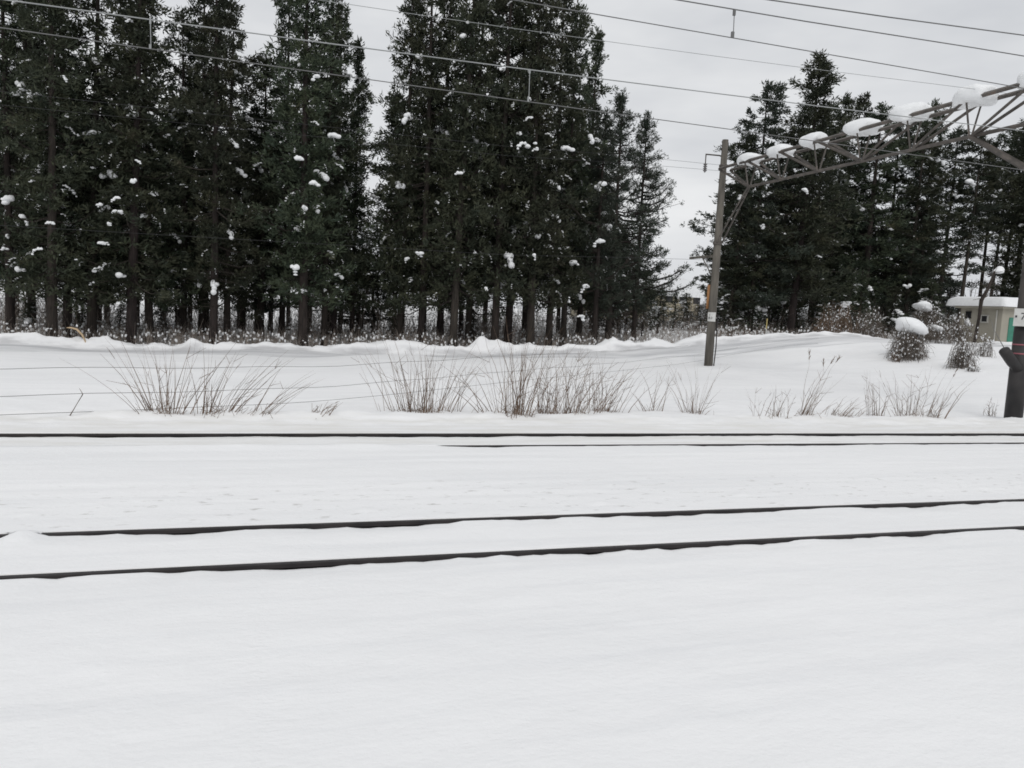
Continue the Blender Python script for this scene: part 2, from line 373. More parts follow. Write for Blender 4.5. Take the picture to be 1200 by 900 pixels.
def conifer_proto(seed, H=17., R=2.0, zb=2.4, nb=170, ntuft=9, nbl=11, fol='foliage', shape='cedar', ln=.27, wd=.034, trunk_r=.21, snow=260, big=10, tw=1.):
    rg = np.random.default_rng(seed)
    # trunk: tapered, slightly swept
    zz = np.linspace(0, 1, 16); ph = rg.uniform(0, 6, 2)
    tx = .10*np.sin(zz*3+ph[0])-.10*math.sin(ph[0]); ty = .10*np.sin(zz*2.4+ph[1])-.10*math.sin(ph[1])
    tr = trunk_r*(1-zz)**.8*.95+.012; tr[0] *= 1.22; tr[1] *= 1.0
    G_ = Geo(); pts = np.stack([tx, ty, zz*H-(zz == 0)*.4], 1); G_.tube(pts, tr, 9, True)
    axis = lambda z: np.array([np.interp(z/H, zz, tx), np.interp(z/H, zz, ty), z])
    P = []; D = []; p0 = []; p1 = []; ra = []; rb = []
    sect = rg.uniform(0, 6.28, 3)
    u = (np.arange(nb)+rg.uniform(0, 1, nb))/nb
    for k in range(nb):
        t = u[k]**.92; z = zb+(H-zb-.2)*t
        if shape in ('cedar', 'clot'): prof = (1-t)**.6*(.80+.20*min(1, t*5))
        if shape == 'clot': prof = (1-t)**(.36 if big == 4 else .46)*(.7+.3*min(1, t*4))
        elif shape == 'cedar': pass
        elif shape == 'pine': prof = (1-t)**.5*(.7+.3*min(1, t*4))
        else: prof = (1-t)**.9
        az = rg.uniform(0, 2*math.pi)
        lobe = .82+.2*math.sin(3*az+sect[0]+z*.9)+.2*math.sin(2*az+sect[1]-z*1.7)+.12*math.sin(z*2.3+sect[2])
        Lb = max(.22, R*prof*lobe*rg.choice([.55, .8, 1., 1.2], p=[.25, .3, .28, .17])*rg.uniform(.85, 1.1))
        o = axis(z); dr = np.array([math.cos(az), math.sin(az), 0]); side = np.array([-dr[1], dr[0], 0])
        e0 = rg.uniform(-.30, .12) if shape in ('cedar', 'clot') else rg.uniform(-.1, .35)
        if t > .8: e0 += .5*(t-.8)/.2
        cv = rg.uniform(.0, .3)
        bp = lambda q: o+dr*Lb*q+np.array([0, 0, Lb*(e0*q+cv*q*q-.10*math.sin(q*3))])
        q_ = [0, .35, .7, 1]; bpts = [bp(q) for q in q_]
        r0 = .012+.012*Lb
        for i in range(3): p0.append(bpts[i]); p1.append(bpts[i+1]); ra.append(r0*(1-i*.3)); rb.append(r0*(1-(i+1)*.3))
        nt_ = max(3, int(ntuft*(Lb/R)**.6)); clot = rg.uniform(.35, .8, 3)
        for _ in range(nt_):
            q = rg.uniform(.1, 1)**.75 if shape != 'clot' else min(1, max(.1, rg.choice(clot)*1.25+rg.normal()*.10)); b_ = bp(q); lat = rg.normal()*.17*Lb*(.3+q)
            pt = b_+side*lat+np.array([0, 0, rg.normal()*.06-.03])
            dd = dr*.8+side*np.sign(lat)*.5*min(1, abs(lat)*3)+np.array([0, 0, .15]); P.append(pt); D.append(dd)
            if shape == 'pine' and abs(lat) > .1: p0.append(bp(q*.8)); p1.append(pt); ra.append(.01); rb.append(.006)
    # a pointed leader
    for z in np.arange(H-1.4, H, .10): P.append(axis(z)+rg.normal(size=3)*np.array([.09, .09, 0])*(H-z+.1)); D.append(np.array([rg.normal()*.3, rg.normal()*.3, 1.]))
    # dead branch stubs below the crown
    for _ in range(34):
        z = rg.uniform(max(.6, zb-1.8), zb+1.2); az = rg.uniform(0, 6.28); l_ = rg.uniform(.3, 1.7); a = axis(z)
        p0.append(a); p1.append(a+np.array([math.cos(az)*l_, math.sin(az)*l_, rg.uniform(-.35, .1)*l_])); ra.append(.014); rb.append(.005)
    P, D = np.array(P), np.array(D)
    lv = foliage_blades(P, D, nbl, ln, wd, rg)
    tv, tf = np.vstack(G_.v), G_.f
    tm = mesh('trunk', tv, tf, M['bark'])
    lm = mesh('limbs', *seg_batch(p0, p1, np.array(ra)*tw, np.array(rb)*tw), M['bark'], False)
    cm = mesh('crown', *lv, M[fol], False)
    # snow caught on the sprays
    rad = np.hypot(P[:, 0], P[:, 1]); cand = np.where(rad > .3)[0]
    sel = rg.choice(cand, snow); dd = D[sel]/np.linalg.norm(D[sel], axis=1)[:, None]; parts = []
    sz = .016+.055*rg.uniform(0, 1, snow)**3; C_ = P[sel]+np.array([0, 0, .05])+rg.normal(size=(snow, 3))*.06; run = rg.integers(1, 7, snow)
    for j in range(6):
        k_ = run > j; m_ = int(k_.sum())
        S_ = np.stack([sz[k_]*rg.uniform(.7, 1.6, m_), sz[k_]*rg.uniform(.7, 1.6, m_), sz[k_]*rg.uniform(.4, .8, m_)], 1)
        parts.append(blobs(C_[k_]+dd[k_]*(sz[k_]*1.3*j)[:, None]-np.array([0, 0, .012*j*j])+rg.normal(size=(m_, 3))*.012, S_, rg, ICO1, .2))
    for _ in range(big):
        i = rg.choice(cand); dd = D[i]/np.linalg.norm(D[i]); s = rg.uniform(.07, .17)
        n_ = rg.integers(3, 7); C2 = np.array([P[i]+dd*j*s*.75+np.array([0, 0, .08-.025*j*j*s*5])+rg.normal(size=3)*s*.25 for j in range(n_)])
        S2 = np.array([[s*rg.uniform(.7, 1.1), s*rg.uniform(.7, 1.1), s*rg.uniform(.5, .9)] for j in range(n_)])
        parts.append(blobs(C2, S2, rg, ICO2, .04))
    sm = mesh('snow_tufts', *cat(parts), M['snow'])
    return dict(H=H, R=R, trunk=tm, limbs=lm, crown=cm, snow=sm)

CEDARS = [conifer_proto(100+i, R=r, nb=nb, zb=zb, ntuft=nt_, nbl=12, snow=160, big=9, shape=sh, ln=.26, wd=.034) for i, (r, nb, zb, nt_, sh) in enumerate(((2.9, 170, 2.3, 17, 'clot'), (2.6, 230, 2.0, 12, 'cedar'), (3.2, 150, 1.6, 18, 'clot'), (2.6, 160, 2.6, 16, 'clot'), (2.9, 240, 1.8, 13, 'cedar')))]
SPARSE = [conifer_proto(200+i, R=r, nb=nb, zb=zb, ntuft=20, nbl=14, snow=70, big=4, trunk_r=.17, ln=.27, wd=.036, shape='clot', fol='foliage2' if i == 2 else 'foliage') for i, (r, nb, zb) in enumerate(((3.2, 116, 3.0), (2.9, 106, 3.4), (3.3, 122, 2.4), (2.8, 92, 4.5)))]
HIGH = [conifer_proto(250+i, R=2.9, nb=200, zb=3.6, ntuft=13, nbl=11, snow=60, big=3, trunk_r=.16, ln=.3, wd=.04) for i in range(2)]
STEMMY = [conifer_proto(270+i, R=r_, nb=80, zb=z_, ntuft=14, nbl=12, snow=30, big=3, trunk_r=.15, ln=.27, wd=.036, shape='clot') for i, (r_, z_) in enumerate(((2.6, 8.2), (2.3, 9.5)))]
PINES = [conifer_proto(300+i, H=13, R=3.3, nb=125, zb=2.0, ntuft=18, nbl=16, fol='foliage2', shape='pine', ln=.23, wd=.022, trunk_r=.2, snow=80, big=8, tw=1.6) for i in range(2)]
SPIRES = [conifer_proto(350, H=17, R=3.3, nb=250, zb=3, ntuft=16, nbl=12, shape='cedar', snow=60, big=3)]
YOUNG = [conifer_proto(400+i, H=4.6, R=1.15, nb=80, zb=.5, ntuft=6, nbl=8, shape='cone', trunk_r=.07, ln=.18, wd=.022, snow=60, big=3) for i in range(3)]

def tree(name, px, ytop, Y, proto, label, group, rad=1., cat_='tree', h=None, seed=0):
    b = atY(px, 395, Y); X = b[0]; z0 = tz(X, Y)-.05
    H = h or (atY(px, ytop, Y)[2]-z0)
    root = empty(name, (X, Y, z0)); tag(root, label, cat_, group)
    rz = random.uniform(0, 6.28)
    root.rotation_euler = (random.uniform(-.012, .012), random.uniform(-.012, .012), rz)
    s = H/proto['H']; root.scale = (rad, rad, s)
    for k in ('trunk', 'limbs', 'crown', 'snow'):
        o = obj({'trunk': 'trunk', 'limbs': 'branches', 'crown': 'crown', 'snow': 'snow_tufts'}[k], proto[k], root)
        if k == 'snow': o['kind'] = 'stuff'
    root['_r'] = proto['R']*rad
    return root
FRONT = []
ordw = ['first', 'second', 'third', 'fourth', 'fifth', 'sixth', 'seventh', 'eighth', 'ninth', 'tenth', 'eleventh', 'twelfth', 'thirteenth', 'fourteenth', 'fifteenth', 'sixteenth', 'seventeenth', 'eighteenth', 'nineteenth', 'twentieth', 'twenty-first', 'twenty-second', 'twenty-third', 'twenty-fourth', 'twenty-fifth', 'twenty-sixth', 'twenty-seventh', 'twenty-eighth', 'twenty-ninth', 'thirtieth']
# (trunk x in the picture, top y, distance, crown radius factor, trunk width in px)
LEFT = [(12, -110, 42, 1.0, 7), (38, -80, 45, 1.0, 5), (61, -120, 39.4, 1.1, 10), (79, -90, 42, 1.0, 8), (107, -110, 41, 1.05, 8), (153, -95, 39.6, 1.15, 13), (175, -70, 42, 1.0, 8),
        (215, 14, 45, .9, 6), (236, -60, 46, .9, 6), (250, -60, 39.6, .95, 13), (266, 2, 44, .9, 6), (305, 62, 47, 1.0, 5), (330, -45, 48, .9, 4), (355, -100, 39.4, 1.15, 11), (380, -55, 43, .85, 6), (391, 5, 45, .85, 6),
        (412, 48, 46, .7, 5), (468, -65, 42, .85, 8), (493, -80, 41, .95, 9), (516, -75, 44, 1.0, 6), (531, -110, 39.6, 1.05, 11), (549, -85, 43, 1.0, 7), (580, -120, 40, 1.05, 10), (595, -80, 41.4, 1.05, 12),
        (622, -80, 39.5, 1.1, 11), (643, -30, 41, .95, 9), (660, 4, 42, .9, 8), (678, 30, 45, .9, 6)]
w2 = lambda w_: 'thick' if w_ >= 10 else ('slim' if w_ <= 6 else 'medium')
for i, (px, yt, Y, rd, w_) in enumerate(LEFT):
    pr = CEDARS[(i*3+i//5) % 5]
    extra = {13: ', standing alone against the sky gap', 16: ', shortest beside the sky gap', 27: ', at the right end of the stand', 0: ', at the left picture edge'}.get(i, '')
    t = tree('cedar_tree', px, yt, Y, pr, 'dark cedar, %s front-row trunk from the left, %s%s' % (ordw[i], w2(w_), extra), 'cedars in the front row of the left stand', rd)
    dist = (atY(px, 395, Y)-CAM)@cf
    k = (w_*dist/905/2)/.20*.80
    t.children[0].scale = (k/rd, k/rd, 1)
    FRONT.append((px, Y, t))
rg0 = random.Random(5)
px = -70
while px < 740:     # rows behind
    for Yb, jit in ((50, 1.5), (58, 3)):
        x_ = px+rg0.uniform(-14, 14)
        gap = 396 < x_ < 452 or (270 < x_ < 318)
        ht = rg0.uniform(13.5, 17.5)
        if 190 < x_ < 225: ht = 13.5
        if gap: ht = rg0.uniform(4.5, 6.5) if x_ > 350 else 12.5
        if x_ > 690: ht = rg0.uniform(6.5, 9)
        t = tree('cedar_tree', x_, 0, Yb+rg0.uniform(-jit, jit), HIGH[rg0.randrange(2)] if not gap else SPARSE[rg0.randrange(4)], 'dark cedar in the hidden rows behind the left front trunks', 'cedars hidden in the back rows of the left stand', rg0.uniform(1.0, 1.3), h=ht)
        t.children[0].scale = (.5, .5, 1)
    px += 38
# right end of the left stand: open-crowned pines
for px, yt, Y, rd, pr, lb in ((712, 104, 43, .95, 0, 'open-crowned pine with rounded top left of the outermost pine of the left stand'),
                              (742, 130, 45, .86, 1, 'outermost pine of the left stand reaching its low limb toward the open sky'),
                              (697, 128, 41, .85, 1, 'half-hidden pine tucked against the tall cedars left of the two open-crowned pines')):
    t = tree('pine_tree', px, yt, Y, PINES[pr], lb, 'pines at the right end of the left stand', rd); FRONT.append((px, Y, t))

RIGHT = [(855, 160, 46, .62, 0, 'S'), (878, 100, 46, .80, 2, 'S'), (925, 62, 45, .92, 0, 'P'), (908, 150, 48, .7, 1, 'S'), (948, 130, 50, .8, 0, 'C'), (966, 112, 52, .7, 1, 'S'), (986, 112, 53, .7, 3, 'S'),
         (1010, 122, 48, .95, 2, 'C'), (1034, 140, 50, .85, 2, 'S'), (1058, 150, 48, .85, 0, 'S'), (1072, 118, 50, .7, 1, 'S'), (1095, 150, 50, .8, 2, 'S'), (1121, 160, 48, .8, 0, 'M'), (1143, 165, 52, .8, 1, 'M'), (1155, 150, 54, .8, 0, 'M'), (1168, 150, 50, .9, 1, 'M'),
         (1184, 128, 48, .8, 0, 'P'), (1206, 140, 47, 1., 2, 'C'), (1228, 130, 47, 1., 1, 'C')]
rl = ['leaning over the gantry pole at the left end of the right stand', 'with a rounded top just right of the gantry pole', 'the tallest of the right stand with a pointed spire', 'slim and low between the rounded and the pointed cedar', 'dense one right of the pointed spire',
      'with a thin grey top, left of a matching pair', 'with a thin grey top, right of a matching pair', 'dense dark one behind the third and fourth gantry snow lumps', 'open one right of the dense middle cedar', 'open one behind the middle of the gantry', 'narrow one poking above the gantry lower chord',
      'open one left of the bright gap above the hut', 'open one with spreading limbs left of the gap above the hut', 'bare-stemmed one in the bright gap above the hut', 'bare-stemmed one right of the bright gap', 'bare-stemmed one above the hut roof', 'with a small pointed top above the hut', 'dense one at the right picture edge', 'past the right picture edge']
sets = {'S': SPARSE, 'C': CEDARS, 'P': SPIRES, 'M': STEMMY}
for i, (px, yt, Y, rd, v, kd) in enumerate(RIGHT):
    rd *= 1.45; yt -= 4
    t = tree('cedar_tree', px, yt, Y, sets[kd][v % len(sets[kd])], 'dark cedar '+rl[i], 'cedars of the right stand', rd); FRONT.append((px, Y, t))
px = 862
while px < 1260:
    for Yb in (58, 68):
        x_ = px+rg0.uniform(-10, 10)
        if x_ > 1090: continue
        tree('cedar_tree', x_, 0, Yb+rg0.uniform(-3, 3), SPARSE[rg0.randrange(4)], 'dark cedar in the hidden rows behind the right stand', 'cedars hidden in the back rows of the right stand', rg0.uniform(1.1, 1.4), h=rg0.uniform(10, 13.5) if x_ < 1095 else rg0.uniform(9, 12))
    px += 30
# young conifers across the gap
yn = 0
for px, yt, Y in ((700, 330, 55), (712, 318, 52), (724, 324, 56), (733, 316, 50), (745, 326, 58), (752, 318, 52), (762, 330, 60), (770, 335, 54), (777, 352, 62), (788, 340, 58), (799, 355, 62), (806, 343, 60), (815, 356, 62), (826, 348, 58), (832, 330, 56), (844, 320, 54)):
    tree('young_conifer', px, yt, Y, YOUNG[yn % 3], 'low young conifer in the thicket between the two tall stands', 'young conifers between the two tall stands', random.uniform(1.1, 1.5)); yn += 1
# understory evergreen bushes beneath the left stand
for px, yt, Y, rd in ((30, 352, 44, .9), (95, 350, 46, .8), (140, 356, 47, .7), (190, 345, 48, .8), (460, 372, 46, .6), (555, 362, 43, .6), (900, 345, 48, 1.2), (935, 350, 46, 1.2), (1000, 345, 46, 1.3), (1040, 335, 45, 1.3), (1085, 335, 46, 1.2), (870, 340, 47, 1.1), (965, 350, 45, 1.1))+tuple((840+i*19+random.uniform(-5, 5), random.uniform(296, 345), random.uniform(45, 56), random.uniform(1.3, 1.8)) for i in range(15)):
    lf = px < 600
    tree('evergreen_bush', px, yt, Y, YOUNG[yn % 3], 'low evergreen bush among the trunks of the %s stand' % ('left' if lf else 'right'), 'evergreen bushes under the %s stand' % ('left' if lf else 'right'), rd, 'bush'); yn += 1

# the low limb reaching right from the outermost pine
LB = [t_ for t_ in FRONT if t_[0] == 742][0]; lt = LB[2]; LY = LB[1]
lp = [atY(x, y, LY) for x, y in ((738, 325), (752, 321), (766, 314), (780, 309))]
bpy.context.view_layer.update()
rgl = np.random.default_rng(77); parts = []
Pl = np.array([lp[0]*(1-t)+lp[3]*t+rgl.normal(size=3)*np.array([.10, .22, .10])*(.3+t)+np.array([0, 0, -.25*math.sin(t*3.1)]) for t in rgl.uniform(.25, 1, 80)])
lv_ = foliage_blades(Pl, np.tile([.5, 0, .3], (80, 1)), 14, .24, .024, rgl)
for nm, me_ in (('low_limb', mesh('low_limb', np.vstack(Geo().tube(lp, [.07, .055, .04, .02], 7).v), Geo().tube(lp, .05, 7).f, M['bark'])), ('limb_foliage', mesh('limb_foliage', *lv_, M['foliage2'], False))):
    o = obj(nm, me_); o.parent = lt; o.matrix_parent_inverse = lt.matrix_world.inverted()

# larger snow clumps, each caught on the crown nearest to it
CL = [(26, 103, 13), (33, 90, 9), (18, 110, 9), (30, 205, 10), (8, 232, 12), (24, 253, 9), (8, 292, 7), (118, 240, 8), (138, 232, 6), (139, 248, 8), (123, 286, 8), (155, 213, 9), (160, 188, 7), (170, 255, 7), (292, 308, 8), (202, 318, 6), (178, 226, 5), (369, 90, 8), (324, 152, 12), (379, 120, 5), (348, 186, 8),
      (364, 215, 9), (375, 229, 9), (356, 243, 8), (385, 295, 8), (347, 314, 9), (430, 170, 8), (513, 77, 7), (518, 155, 12), (560, 150, 8), (492, 297, 9), (537, 203, 8), (478, 303, 6), (635, 125, 8), (618, 172, 9), (627, 168, 8), (622, 138, 5), (674, 164, 7), (706, 216, 11), (673, 247, 9), (708, 250, 7), (706, 283, 9),
      (639, 289, 7), (626, 299, 6), (670, 308, 8), (689, 336, 8), (684, 371, 7), (947, 200, 10), (941, 222, 8), (990, 185, 6), (984, 202, 5), (1135, 213, 9), (1066, 335, 7), (215, 104, 6), (128, 262, 5), (62, 262, 7), (48, 292, 7)]
bpy.context.view_layer.update()
for k, (px, py, sz) in enumerate(CL):
    best = min(FRONT, key=lambda q: abs(q[0]-px)+(q[1]-39)*2.5); t = best[2]
    dx = atY(px, py, best[1])[0]-t.location.x
    hh_ = (atY(px, py, best[1])[2]-t.location.z)/(17*t.scale[2]); rr = 1.0*t['_r']*max(.15, 1-max(0, hh_-.14)/.86)**.6; dy = math.sqrt(max(.05, rr*rr-min(dx*dx, rr*rr*.95)))
    p = atY(px, py, best[1]-dy); d_ = (p-CAM)@cf; s = sz*d_/905/2*1.6
    rgk = np.random.default_rng(900+k)
    parts = []; cur = np.array([0., 0, 0]); an = rgk.uniform(-.5, .5); sgn = rgk.choice([-1, 1])
    for j in range(rgk.integers(3, 7)):
        sc = rgk.uniform(.45, 1.0)*(1 if j < 2 else .7)
        V_, F_ = lump_verts((s*.62*sc*rgk.uniform(.8, 1.2), s*.6*sc, s*.5*sc*rgk.uniform(.8, 1.3)), 950+k*7+j, ICO2); parts.append((V_+cur, F_))
        cur = cur+np.array([sgn*math.cos(an), rgk.uniform(-.4, .4), -math.sin(an)])*s*.45; an += rgk.uniform(.1, .7)
        if rgk.uniform() < .25: cur = np.array([0, 0, 0.])+rgk.normal(size=3)*s*.3; sgn = -sgn
    V_, F_ = cat(parts)
    o = obj('snow_clump', mesh('snow_clump', V_+p, F_, M['snow'])); o.parent = t
    o.matrix_parent_inverse = t.matrix_world.inverted()

# bare deciduous trees
def bare_tree(name, base, H, label, seed, lean=0., m='twigdark', depth=5, r0=.06, wide=.45):
    rg = random.Random(seed); segs = []
    def grow(p, d, l, r, lv):
        q = p+d*l; segs.append((p, q, r, r*.7, lv))
        if lv == 0: return
        for _ in range(rg.choice((2, 3, 3)) if lv > 1 else 3):
            a = Vector(d)+Vector((rg.gauss(0, wide), rg.gauss(0, wide), rg.gauss(.08, .25))); a.normalize()
            grow(q, np.array(a), l*rg.uniform(.6, .85), r*.62, lv-1)
    grow(np.zeros(3), np.array([lean, 0, 1.])/math.hypot(lean, 1), H*.3, r0, depth)
    root = empty(name, base); tag(root, label, 'tree')
    for nm, sel in (('trunk', lambda lv: lv >= depth-1), ('crown', lambda lv: lv < depth-1)):
        S = [s for s in segs if sel(s[4])]
        obj(nm, mesh(nm, *seg_batch([s[0] for s in S], [s[1] for s in S], np.array([s[2] for s in S]), np.array([s[3] for s in S]), 4), M[m], False), root)
    return root
for px, Y, H, lb, sd, rr in ((424, 50, 9.5, 'leafless reddish tree filling the gap between the two halves of the left stand', 3, .09), (442, 53, 9, 'second leafless tree in the gap, right of the reddish one', 4, .08),
                         (1128, 50, 5.5, 'leafless thorny tree rising above the left end of the hut roof', 5, .07), (30, 45, 6, 'leafless tree by the left picture edge behind the cedars', 6, .06),
                         (735, 44, 2.6, 'leafless reddish sapling fan at the foot of the outermost pine', 8, .04)):
    b = atY(px, 395, Y); bare_tree('bare_tree', (b[0], Y, tz(b[0], Y)-.05), H, lb, sd, r0=rr)

# ------------------------------------------------------------------ undergrowth
def undergrowth():
    rg = np.random.default_rng(12); n = 34000
    Y = rg.choice([0, 1], n, p=[.28, .72]); Y = np.where(Y == 0, rg.uniform(38.7, 44, n), rg.uniform(44, 68, n)); X = rg.uniform(-22, 62, n)*(Y/52)+2
    dn = fbm(X*.35, Y*.3, 3, 77)+rg.uniform(-.25, .35, n)
    ok = (dn > -.05) & ~((X > 39) & (X < 52) & (Y < 44))
    pxr = X/Y
    ok &= ~((pxr > .43) & (pxr < .60) & (rg.uniform(0, 1, n) < .6))
    X, Y = X[ok], Y[ok]; n = len(X); Z = terrain(X, Y)
    P = np.stack([X, Y, Z-.05], 1)
    h = np.where((Y > 46) & (rg.uniform(0, 1, n) < .6), rg.uniform(.9, 2.5, n), rg.uniform(.3, 1.0, n))*(1+.4*(fbm(X*.2, Y*.2, 2, 5) > .2)); d = np.stack([rg.normal(size=n)*.35, rg.normal(size=n)*.35, np.ones(n)], 1)
    A = P+d*h[:, None]*.5; B = A+(d+rg.normal(size=(n, 3))*.3)*h[:, None]*.5
    C1 = A+(rg.normal(size=(n, 3))*.6+np.array([0, 0, .7]))*h[:, None]*.35
    r = rg.uniform(.005, .012, n)
    V, Fs = cat([seg_batch(P, A, r, r*.8), seg_batch(A, B, r*.8, r*.4), seg_batch(A, C1, r*.6, r*.35)])
    tag(obj('undergrowth', mesh('undergrowth', V, Fs, M['twig'], False)), 'tangle of bare brush and saplings on the snow under the tall trees', 'undergrowth', kind='stuff')
    k = rg.uniform(0, 1, n) < .65; k2 = rg.choice(np.where(k)[0], int(k.sum()*.8))
    C_ = B[k2]*.55+A[k2]*.45; m_ = len(C_)
    S_ = np.stack([rg.uniform(.02, .065, m_), rg.uniform(.02, .065, m_), rg.uniform(.02, .10, m_)], 1)
    tag(obj('brush_snow', mesh('brush_snow', *blobs(C_, S_, rg, ICO1, .15), M['snow'])), 'clots of snow caught on the brush under the tall trees', 'snow', kind='stuff')
undergrowth()

# ------------------------------------------------------------------ shrubs on the right bank with snow caps
def shrub(px, py, w_px, h_px, label, seed, cap=None, n=420, mt='twigdark', Y0=None):
    b = ghit(px, py) if Y0 is None else np.array([atY(px, py, Y0)[0], Y0, tz(atY(px, py, Y0)[0], Y0)])
    s = ((b-CAM)@cf)/905; W, H = w_px*s/2, h_px*s; rg = np.random.default_rng(seed)
    root = empty('snowy_shrub', b); tag(root, label, 'shrub', 'snow-laden shrubs on the right bank')
    n = int(n*1.2)
    az = rg.uniform(0, 6.28, n); el = rg.uniform(0, 1, n)**.6; rr = np.sqrt(rg.uniform(0, 1, n))
    lop = 1+.22*np.sin(az*2+seed)+.15*np.sin(az*5+seed*2)
    rr = rg.uniform(0, 1, n)**.5; top = np.sqrt(np.maximum(.03, 1-rr**2.4))
    A = np.stack([np.cos(az)*rr*W*lop, np.sin(az)*rr*W*.85*lop, H*top*rg.uniform(.35, 1.05, n)], 1)+rg.normal(size=(n, 3))*.04*H
    tw_ = np.stack([np.cos(az)*.45*W*rg.uniform(-.2, 1, n), np.sin(az)*.45*W*rg.uniform(-.2, 1, n), -H*rg.uniform(-.1, .55, n)], 1)+rg.normal(size=(n, 3))*.10*H
    B = A+tw_*.6; B2 = B+tw_*np.array([.2, .2, .6])+rg.normal(size=(n, 3))*.04*H
    m_ = max(6, n//7); P = np.stack([np.cos(az[:m_])*rr[:m_]*W*.7, np.sin(az[:m_])*rr[:m_]*W*.6, np.full(m_, -.12)], 1)
    obj('stems', mesh('stems', *cat([seg_batch(P, A[:m_], .008, .005), seg_batch(A, B, .006, .005), seg_batch(B, B2, .005, .003)]), M[mt], False), root)
    C_ = A[:n//4]+rg.normal(size=(n//4, 3))*.04; m_ = len(C_)
    S_ = np.stack([rg.uniform(.012, .05, m_), rg.uniform(.012, .05, m_), rg.uniform(.012, .07, m_)], 1)
    o = obj('snow_flecks', mesh('snow_flecks', *blobs(C_, S_, rg, ICO1, .2), M['snow']), root); o['kind'] = 'stuff'
    if cap:
        cx, cy, cw, ch = cap; v = ray(cx, cy); p = CAM+v*b[1]/v[1]-b
        V_, F_ = lump_verts((cw*s/2, cw*s/2*.9, ch*s/2), seed, ICO3)
        V_[:, 2] = V_[:, 2]-.25*V_[:, 0]
        obj('snow_cap', mesh('snow_cap', V_+p, F_, M['snow']), root)
    return root
shrub(1063, 420, 38, 42, 'round dry shrub under a big white pillow of snow on the right bank', 1, (1067, 384, 37, 24), 900)
shrub(1126, 431, 26, 34, 'drooping grey shrub on the bank below the hut window', 2, None, 420)
shrub(1122, 402, 34, 32, 'brushy shrub with a small snow ball on top in front of the hut wall', 3, (1134, 379, 8, 9), 420)
shrub(1152, 418, 20, 26, 'sparse leggy shrub in front of the hut corner', 4, None, 160)
shrub(1095, 402, 40, 26, 'wide snow-dusted thicket left of the hut', 5, (1098, 385, 14, 9), 420)
shrub(1082, 398, 40, 50, 'snow-plastered bush tangle right behind the pillow-capped shrub', 6, (1082, 360, 22, 13), 500, Y0=38.6)
shrub(1016, 398, 40, 44, 'low brown shrub at the crest left of the pillow-capped shrub', 7, None, 420, Y0=38.6)
shrub(980, 400, 50, 46, 'broad brown brush clump at the crest under the middle of the right stand', 8, None, 520, 'straw', Y0=39)
shrub(1049, 424, 12, 14, 'tiny tuft at the foot of the pillow-capped shrub', 9, None, 80, 'straw')
shrub(1140, 436, 12, 8, 'small dark dead sprig lying on the snow below the drooping shrub', 10, None, 90)
# leaning broken trunk beside the hut
b = ghit(1140, 400, 0); b = np.array([atY(1142, 395, 37.6)[0], 37.6, tz(atY(1142, 395, 37.6)[0], 37.6)])
q1 = atY(1150, 352, 37.4)-b; q2 = atY(1158, 338, 37.3)-b; q3 = atY(1166, 318, 37.2)-b
root = empty('broken_tree', b); tag(root, 'leaning broken trunk with a snow ball on its tip before the hut roof', 'tree')
Geo().tube([(0, 0, -.2), q1*np.array([.9, .9, .6]), q1, q2, q3], [.10, .09, .12, .10, .05], 7).build('trunk', M['bark'], root, True)
rgb = np.random.default_rng(5); n = 60
P = np.array([q2+(q3-q2)*t for t in rgb.uniform(-.6, 1, n)]); obj('twigs', mesh('twigs', *seg_batch(P, P+rgb.normal(size=(n, 3))*np.array([.5, .3, .35])+np.array([-.1, 0, .2]), .012, .005), M['twigdark'], False), root)
V_, F_ = lump_verts((.33, .3, .27), 8); obj('snow_ball', mesh('snow_ball', V_+(atY(1171, 317, 37.2)-b), F_, M['snow']), root)

